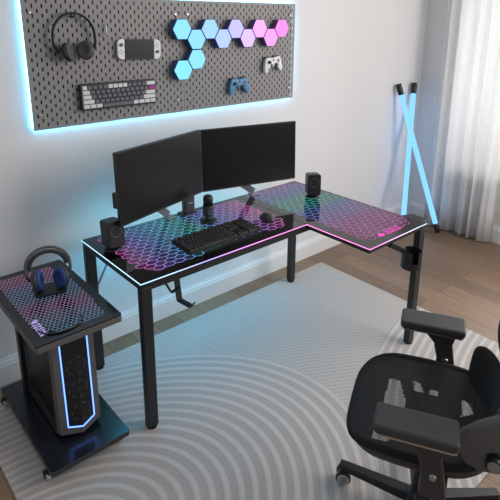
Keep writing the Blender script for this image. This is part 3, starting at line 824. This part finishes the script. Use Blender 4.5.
# ------------------------------------------------------------------ neon tubes
def neon(p, q, label):
    p, q = V(p), V(q); d = (q-p).normalized()
    t = thing('neon_tube_light', label, 'floor lamp', p, 0, 'neon tubes leaning in the corner')
    L = (q-p).length
    f = lambda a: d*a
    b = BM(); tube(b, [f(.095), f(L-.095)], .0215, 16); o = obj('tube', b, 'tube', t, smooth=True)
    for a, c in ((.012, .098), (L-.098, L)):
        b = BM(); tube(b, [f(a), f(a+.01), f(c-.004), f(c)], [.020, .0245, .0245, .022], 16); obj('end_cap', b, 'black_plastic', t, smooth=True)
    bpy.context.view_layer.update()
neon((3.073, -.268, .012), (2.908, .153, 1.287), 'blue neon tube leaning left, its foot out by the curtain')
neon((2.790, -.088, .012), (3.156, .153, 1.277), 'blue neon tube leaning right, its foot hidden behind the desk corner')

# ------------------------------------------------------------------ chair
chair = thing('office_chair', 'black mesh office chair with grey armrests standing on the rug facing the desk', 'chair', (.515, -1.590, .0), math.atan2(.478, .879))
def outline(n, ax, bf, bb, p=3.2):
    pts = []
    for k in range(n):
        a = 2*PI*k/n; c, s = math.cos(a), math.sin(a)
        x = ax*math.copysign(abs(c)**(2/p), c); y = math.copysign(abs(s)**(2/p), s); y *= bf if y > 0 else bb
        if y < 0: x *= 1-.10*(y/bb)**2 if bb else 1
        if y > 0: x *= 1-.06*(y/bf)**2
        pts.append((x, y))
    return pts
def seat_z(x, y):
    z = .530 - .028*max(0, (y-.10)/.12)**2 + .02*max(0, -(y+.05)/.17)**2 - .010*(1-(x/.25)**2)*(1-(y/.23)**2)
    return z
b = BM(); OUT = outline(72, .256, .232, .225, 4.2)
tube(b, [(x*.97, y*.97, seat_z(x, y)-.006) for x, y in OUT], .016, 10, closed=True, flat=.9); obj('seat_frame', b, 'chair_fabric', chair, smooth=True)
b = BM(); rg = []
for r in (.0, .2, .4, .6, .8, .95):
    if r == 0: rg.append([b.verts.new((0, 0, seat_z(0, 0)+.003))]); continue
    rg.append([b.verts.new((x*r, y*r, seat_z(x*r, y*r)+.004)) for x, y in OUT])
for A, B in zip(rg, rg[1:]):
    for k in range(72):
        f = []
        for v in (A[k % len(A)], A[(k+1) % 72 % len(A)], B[(k+1) % 72], B[k]):
            if v not in f: f.append(v)
        b.faces.new(f)
obj('seat_mesh', b, 'net', chair, smooth=True)
# plastic pan under the seat: skirt and ribs
b = BM(); rg = []
for sc, dz in ((.96, -.016), (.97, -.040), (.90, -.066), (.80, -.070), (.82, -.030)):
    rg.append([b.verts.new((x*sc, y*sc, .530-.012*max(0, (y-.1)/.12)+dz)) for x, y in OUT])
for A, B in zip(rg, rg[1:]):
    for k in range(72): b.faces.new((A[k], A[(k+1) % 72], B[(k+1) % 72], B[k]))
for k in range(72): b.faces.new((rg[-1][k], rg[-1][(k+1) % 72], rg[0][(k+1) % 72], rg[0][k]))
obj('seat_pan', b, 'dark_grey', chair, smooth=True)
b = BM(); g_ = .006
gaps = [[(-.20, .145), (-.10, .140), (.02, .125), (.13, .118), (.125, .080), (.03, .054), (-.10, .056), (-.20, .095)],
        [(.152, .036), (.138, .01), (.066, -.015), (.004, -.010), (.094, .03)], [(.142, -.033), (.140, -.057), (.024, -.050), (.007, -.017), (.066, -.018)],
        [(-.152, .036), (-.138, .01), (-.066, -.015), (-.004, -.010), (-.094, .03)], [(-.142, -.033), (-.140, -.057), (-.024, -.050), (-.007, -.017), (-.066, -.018)],
        [(.090, -.135), (.080, -.172), (.020, -.165), (.0, -.128)]]
vg = {}
def gv(i, j):
    if (i, j) not in vg: vg[i, j] = b.verts.new((i*g_, j*g_, seat_z(i*g_, j*g_)-.014))
    return vg[i, j]
for i in range(-38, 38):
    for j in range(-35, 36):
        c_ = ((i+.5)*g_, (j+.5)*g_)
        if abs(c_[0]/.235)**4+abs(c_[1]/.212)**4 > 1 or any(inside(c_, q_) for q_ in gaps): continue
        b.faces.new((gv(i, j), gv(i+1, j), gv(i+1, j+1), gv(i, j+1)))
o = obj('seat_support', b, 'deep_black', chair)
sm = o.modifiers.new('solid', 'SOLIDIFY'); sm.thickness = .004
b = BM(); box(b, (-.07, -.12, .3765), (.10, .04, .500)); box(b, (-.24, -.04, .370), (-.09, -.02, .385)); box(b, (-.262, -.055, .366), (-.232, -.005, .388))
obj('tilt_mechanism', b, 'dark_grey', chair, bevel=.006)
b = BM(); lathe(b, [(0, .1302), (.030, .1302), (.030, .24), (.016, .242), (.016, .376), (0, .376)], 20, mx((.03, -.03, 0))); obj('gas_lift', b, 'black_plastic', chair)
b = BM(); lathe(b, [(0, .062), (.045, .062), (.05, .08), (.045, .115), (.032, .13), (0, .13)], 24, mx((.03, -.03, 0)))
angs = [math.radians(90-10.5+72*k) for k in range(5)]
for a in angs:
    d = V((math.cos(a), math.sin(a), 0)); n = V((-d.y, d.x, 0)); c0 = V((.03, -.03, 0))
    A = [b.verts.new(c0+d*.03+n*s*.024+V((0, 0, z))) for s, z in ((-1, .072), (1, .072), (1, .112), (-1, .112))]
    B = [b.verts.new(c0+d*.312+n*s*.017+V((0, 0, z))) for s, z in ((-1, .070), (1, .070), (1, .095), (-1, .095))]
    b.faces.new(A); b.faces.new(B)
    for i in range(4): b.faces.new((A[i], A[(i+1) % 4], B[(i+1) % 4], B[i]))
obj('star_base', b, 'black_plastic', chair, bevel=.004)
for a in angs:
    d = V((math.cos(a), math.sin(a), 0)); c0 = V((.03, -.03, 0))+d*.294; ca = .12 if a is angs[0] else a+2.2
    b = BM(); tube(b, [c0+V((0, 0, .060)), c0+V((0, 0, .0695))], .007, 8); prism(b, [(.012*math.cos(k*PI/8)*2.1, 0.0385+.031*math.sin(k*PI/8)) for k in range(9)], -.010, .010, 'x', mx(c0, (0, 0, ca)))
    cs_ = obj('caster', b, 'black_plastic', chair)
    for s in (-1, 1):
        b = BM(); lathe(b, [(0, 0), (.016, .002), (.022, .0), (.030, .003), (.030, .013), (.027, .016), (0, .016)], 24, mx(c0+V((0, 0, .0395)), (0, 0, ca)) @ mx((s*.0265, 0, 0), (0, -s*PI/2, 0)))
        w = obj('wheel', b, 'black_plastic', cs_)
        b = BM(); lathe(b, [(.0175, 0), (.0175, .0016), (.0245, .0016), (.0245, 0)], 24, mx(c0+V((0, 0, .0395)), (0, 0, ca)) @ mx((s*.0268, 0, 0), (0, s*PI/2, 0)))
        # bright hub ring is part of the wheel trim
        q = obj('wheel_ring', b, 'silver', cs_)
# armrests
for s in (-1, 1):
    b = BM(); X = s*.290; yo = -.020 if s > 0 else .012
    prof = [(-.060, .455, .020, .040), (-.055, .53, .018, .032), (-.040, .60, .018, .034), (-.028, .640, .022, .055), (-.022, .655, .026, .072)]
    rg = []
    for y, z, hx, hy in prof:
        rg.append([b.verts.new((X+hx*u, y+yo+hy*v, z)) for u, v in ((-1, -1), (1, -1), (1, 1), (-1, 1))])
    for A, B in zip(rg, rg[1:]):
        for i in range(4): b.faces.new((A[i], A[(i+1) % 4], B[(i+1) % 4], B[i]))
    b.faces.new(rg[0]); b.faces.new(rg[-1])
    bar(b, (X, -.06+yo, .462), (s*.18, -.06, .466), .075, .026); 
    ar = obj('armrest', b, 'dark_grey', chair, bevel=.006, smooth=False)
    b = BM(); prism(b, rrect(X-.050, -.109+yo, X+.050, .119+yo, .014), .6555, .6625); pl = obj('pad_plate', b, 'silver', ar); pl['label'] = 'bright metal plate under the pad'
    b = BM(); prism(b, rrect(X-.054, -.113+yo, X+.054, .123+yo, .014), .663, .692); pd = obj('pad', b, 'pad', ar, bevel=.008, seg=3); pd['label'] = 'grey soft arm pad'
    b = BM(); lathe(b, [(0, 0), (.010, 0), (.011, .004), (.009, .008), (0, .008)], 16, mx((X-.0175, -.055+yo, .535), (0, -PI/2, 0))); bl = obj('bolt', b, 'silver', ar)
# back: lumbar section wraps forward at its ends
def slab(b, za, zb, wa, wb, yf, th, n=28, m=14, p=3.0):
    """curved upright cushion: rounded outline, bowed in plan"""
    F, Bk = [], []
    for j in range(m+1):
        v = -1+2*j/m; rf, rb = [], []
        for i in range(n+1):
            u = -1+2*i/n
            # squircle mapping keeps rounded corners
            x = u*(1-.5*abs(v)**4*.36); zz_ = v*(1-.5*abs(u)**4*.36)
            z = (za+zb)/2+(zb-za)/2*zz_; w = wa+(wb-wa)*(zz_+1)/2
            X = w*x; y = yf(X, z); e = max(abs(u), abs(v)); t_ = th*(1-.85*max(0, (e-.75)/.25)**2)
            rf.append(b.verts.new((X, y+t_/2, z))); rb.append(b.verts.new((X, y-t_/2, z)))
        F.append(rf); Bk.append(rb)
    for j in range(m):
        for i in range(n):
            b.faces.new((F[j][i], F[j][i+1], F[j+1][i+1], F[j+1][i])); b.faces.new((Bk[j][i], Bk[j+1][i], Bk[j+1][i+1], Bk[j][i+1]))
    for i in range(n):
        b.faces.new((F[0][i], F[0][i+1], Bk[0][i+1], Bk[0][i])); b.faces.new((F[m][i], Bk[m][i], Bk[m][i+1], F[m][i+1]))
    for j in range(m):
        b.faces.new((F[j][0], Bk[j][0], Bk[j+1][0], F[j+1][0])); b.faces.new((F[j][n], F[j+1][n], Bk[j+1][n], Bk[j][n]))
lum = lambda x, z: -.225+.060*(x/.22)**2-.10*(z-.6)
b = BM(); slab(b, .485, .705, .225, .225, lum, .030); obj('lumbar_cushion', b, 'chair_fabric', chair, smooth=True)
upb = lambda x, z: -.245+.035*(x/.24)**2-.30*(z-.72)
b = BM(); slab(b, .708, 1.18, .245, .230, upb, .022); obj('backrest', b, 'chair_fabric', chair, smooth=True)
b = BM(); prism(b, [(-.235, .735), (-.195, .722), (-.150, .690), (-.110, .650), (-.096, .612), (-.104, .572), (-.130, .540), (-.170, .526), (-.215, .532), (-.235, .60)], -.236, -.206, 'x')
obj('lumbar_frame', b, 'mid_grey', chair, bevel=.012, seg=4, smooth=True)
b = BM(); bar(b, (0, -.29, .80), (0, -.19, .40), .09, .03, up=(0, 1, 0)); bar(b, (0, -.20, .41), (0, -.06, .40), .08, .03)
bar(b, (-.18, -.262, .60), (.18, -.262, .60), .05, .025, up=(0, 1, 0)); bar(b, (0, -.29, .80), (0, -.385, 1.12), .08, .025, up=(0, 1, 0)); obj('spine', b, 'black_plastic', chair, bevel=.005)
b = BM(); tube(b, [(-.17, -.222, .585), (-.240, -.206, .580)], .030, 18); tube(b, [(-.240, -.206, .58), (-.256, -.204, .579)], .024, 18); k = obj('lumbar_knob', b, 'black_plastic', chair)
b = BM(); tube(b, [(-.2565, -.204, .579), (-.260, -.2035, .579)], .018, 18); obj('knob_cap', b, 'light_grey', k)

# ------------------------------------------------------------------ light
wd = bpy.data.worlds.new('daylight'); S.world = wd; wd.use_nodes = True
bg = wd.node_tree.nodes['Background']; bg.inputs['Color'].default_value = (.93, .96, 1, 1); bg.inputs['Strength'].default_value = .40
def area(name, loc, aim, w, h, energy, col):
    l = bpy.data.lights.new(name, 'AREA'); l.shape = 'RECTANGLE'; l.size = w; l.size_y = h; l.energy = energy; l.color = col
    o = bpy.data.objects.new(name, l); COL.objects.link(o); o.location = loc
    o.rotation_euler = (V(aim)-V(loc)).to_track_quat('-Z', 'Y').to_euler(); return o
area('room_window_daylight', (3.0, -3.0, 2.3), (1.3, -.2, .7), 2.6, 2.2, 92, (1, .95, .90))
area('window_daylight', (XR+.6, -.85, 1.5), (0, -.85, 1.5), 2.1, 1.7, 48, (1, .98, .96))

# ------------------------------------------------------------------ camera
cam = bpy.data.cameras.new('camera'); co = bpy.data.objects.new('camera', cam); COL.objects.link(co)
yaw, pitch, roll, F, PX, PY = .717, .2796, .0063, 514.8215, -2.0431, -83.4711
f = V((math.sin(yaw)*math.cos(pitch), math.cos(yaw)*math.cos(pitch), -math.sin(pitch)))
r = V((math.cos(yaw), -math.sin(yaw), 0)); u = r.cross(f)
r2 = r*math.cos(roll)+u*math.sin(roll); u2 = u*math.cos(roll)-r*math.sin(roll)
co.matrix_world = Matrix(((r2.x, u2.x, -f.x, -.9243), (r2.y, u2.y, -f.y, -2.3149), (r2.z, u2.z, -f.z, 1.8099), (0, 0, 0, 1)))
cam.sensor_fit = 'HORIZONTAL'; cam.sensor_width = 36; cam.lens = F*36/500
cam.shift_x = -PX/500; cam.shift_y = PY/500
cam.clip_start = .05
S.camera = co
S.view_settings.view_transform = 'Standard'; S.view_settings.look = 'None'; S.view_settings.gamma = 1; S.view_settings.exposure = .04
S.view_settings.use_curve_mapping = False
S.cycles.use_denoising = True
S.cycles.max_bounces = 8; S.cycles.transparent_max_bounces = 12
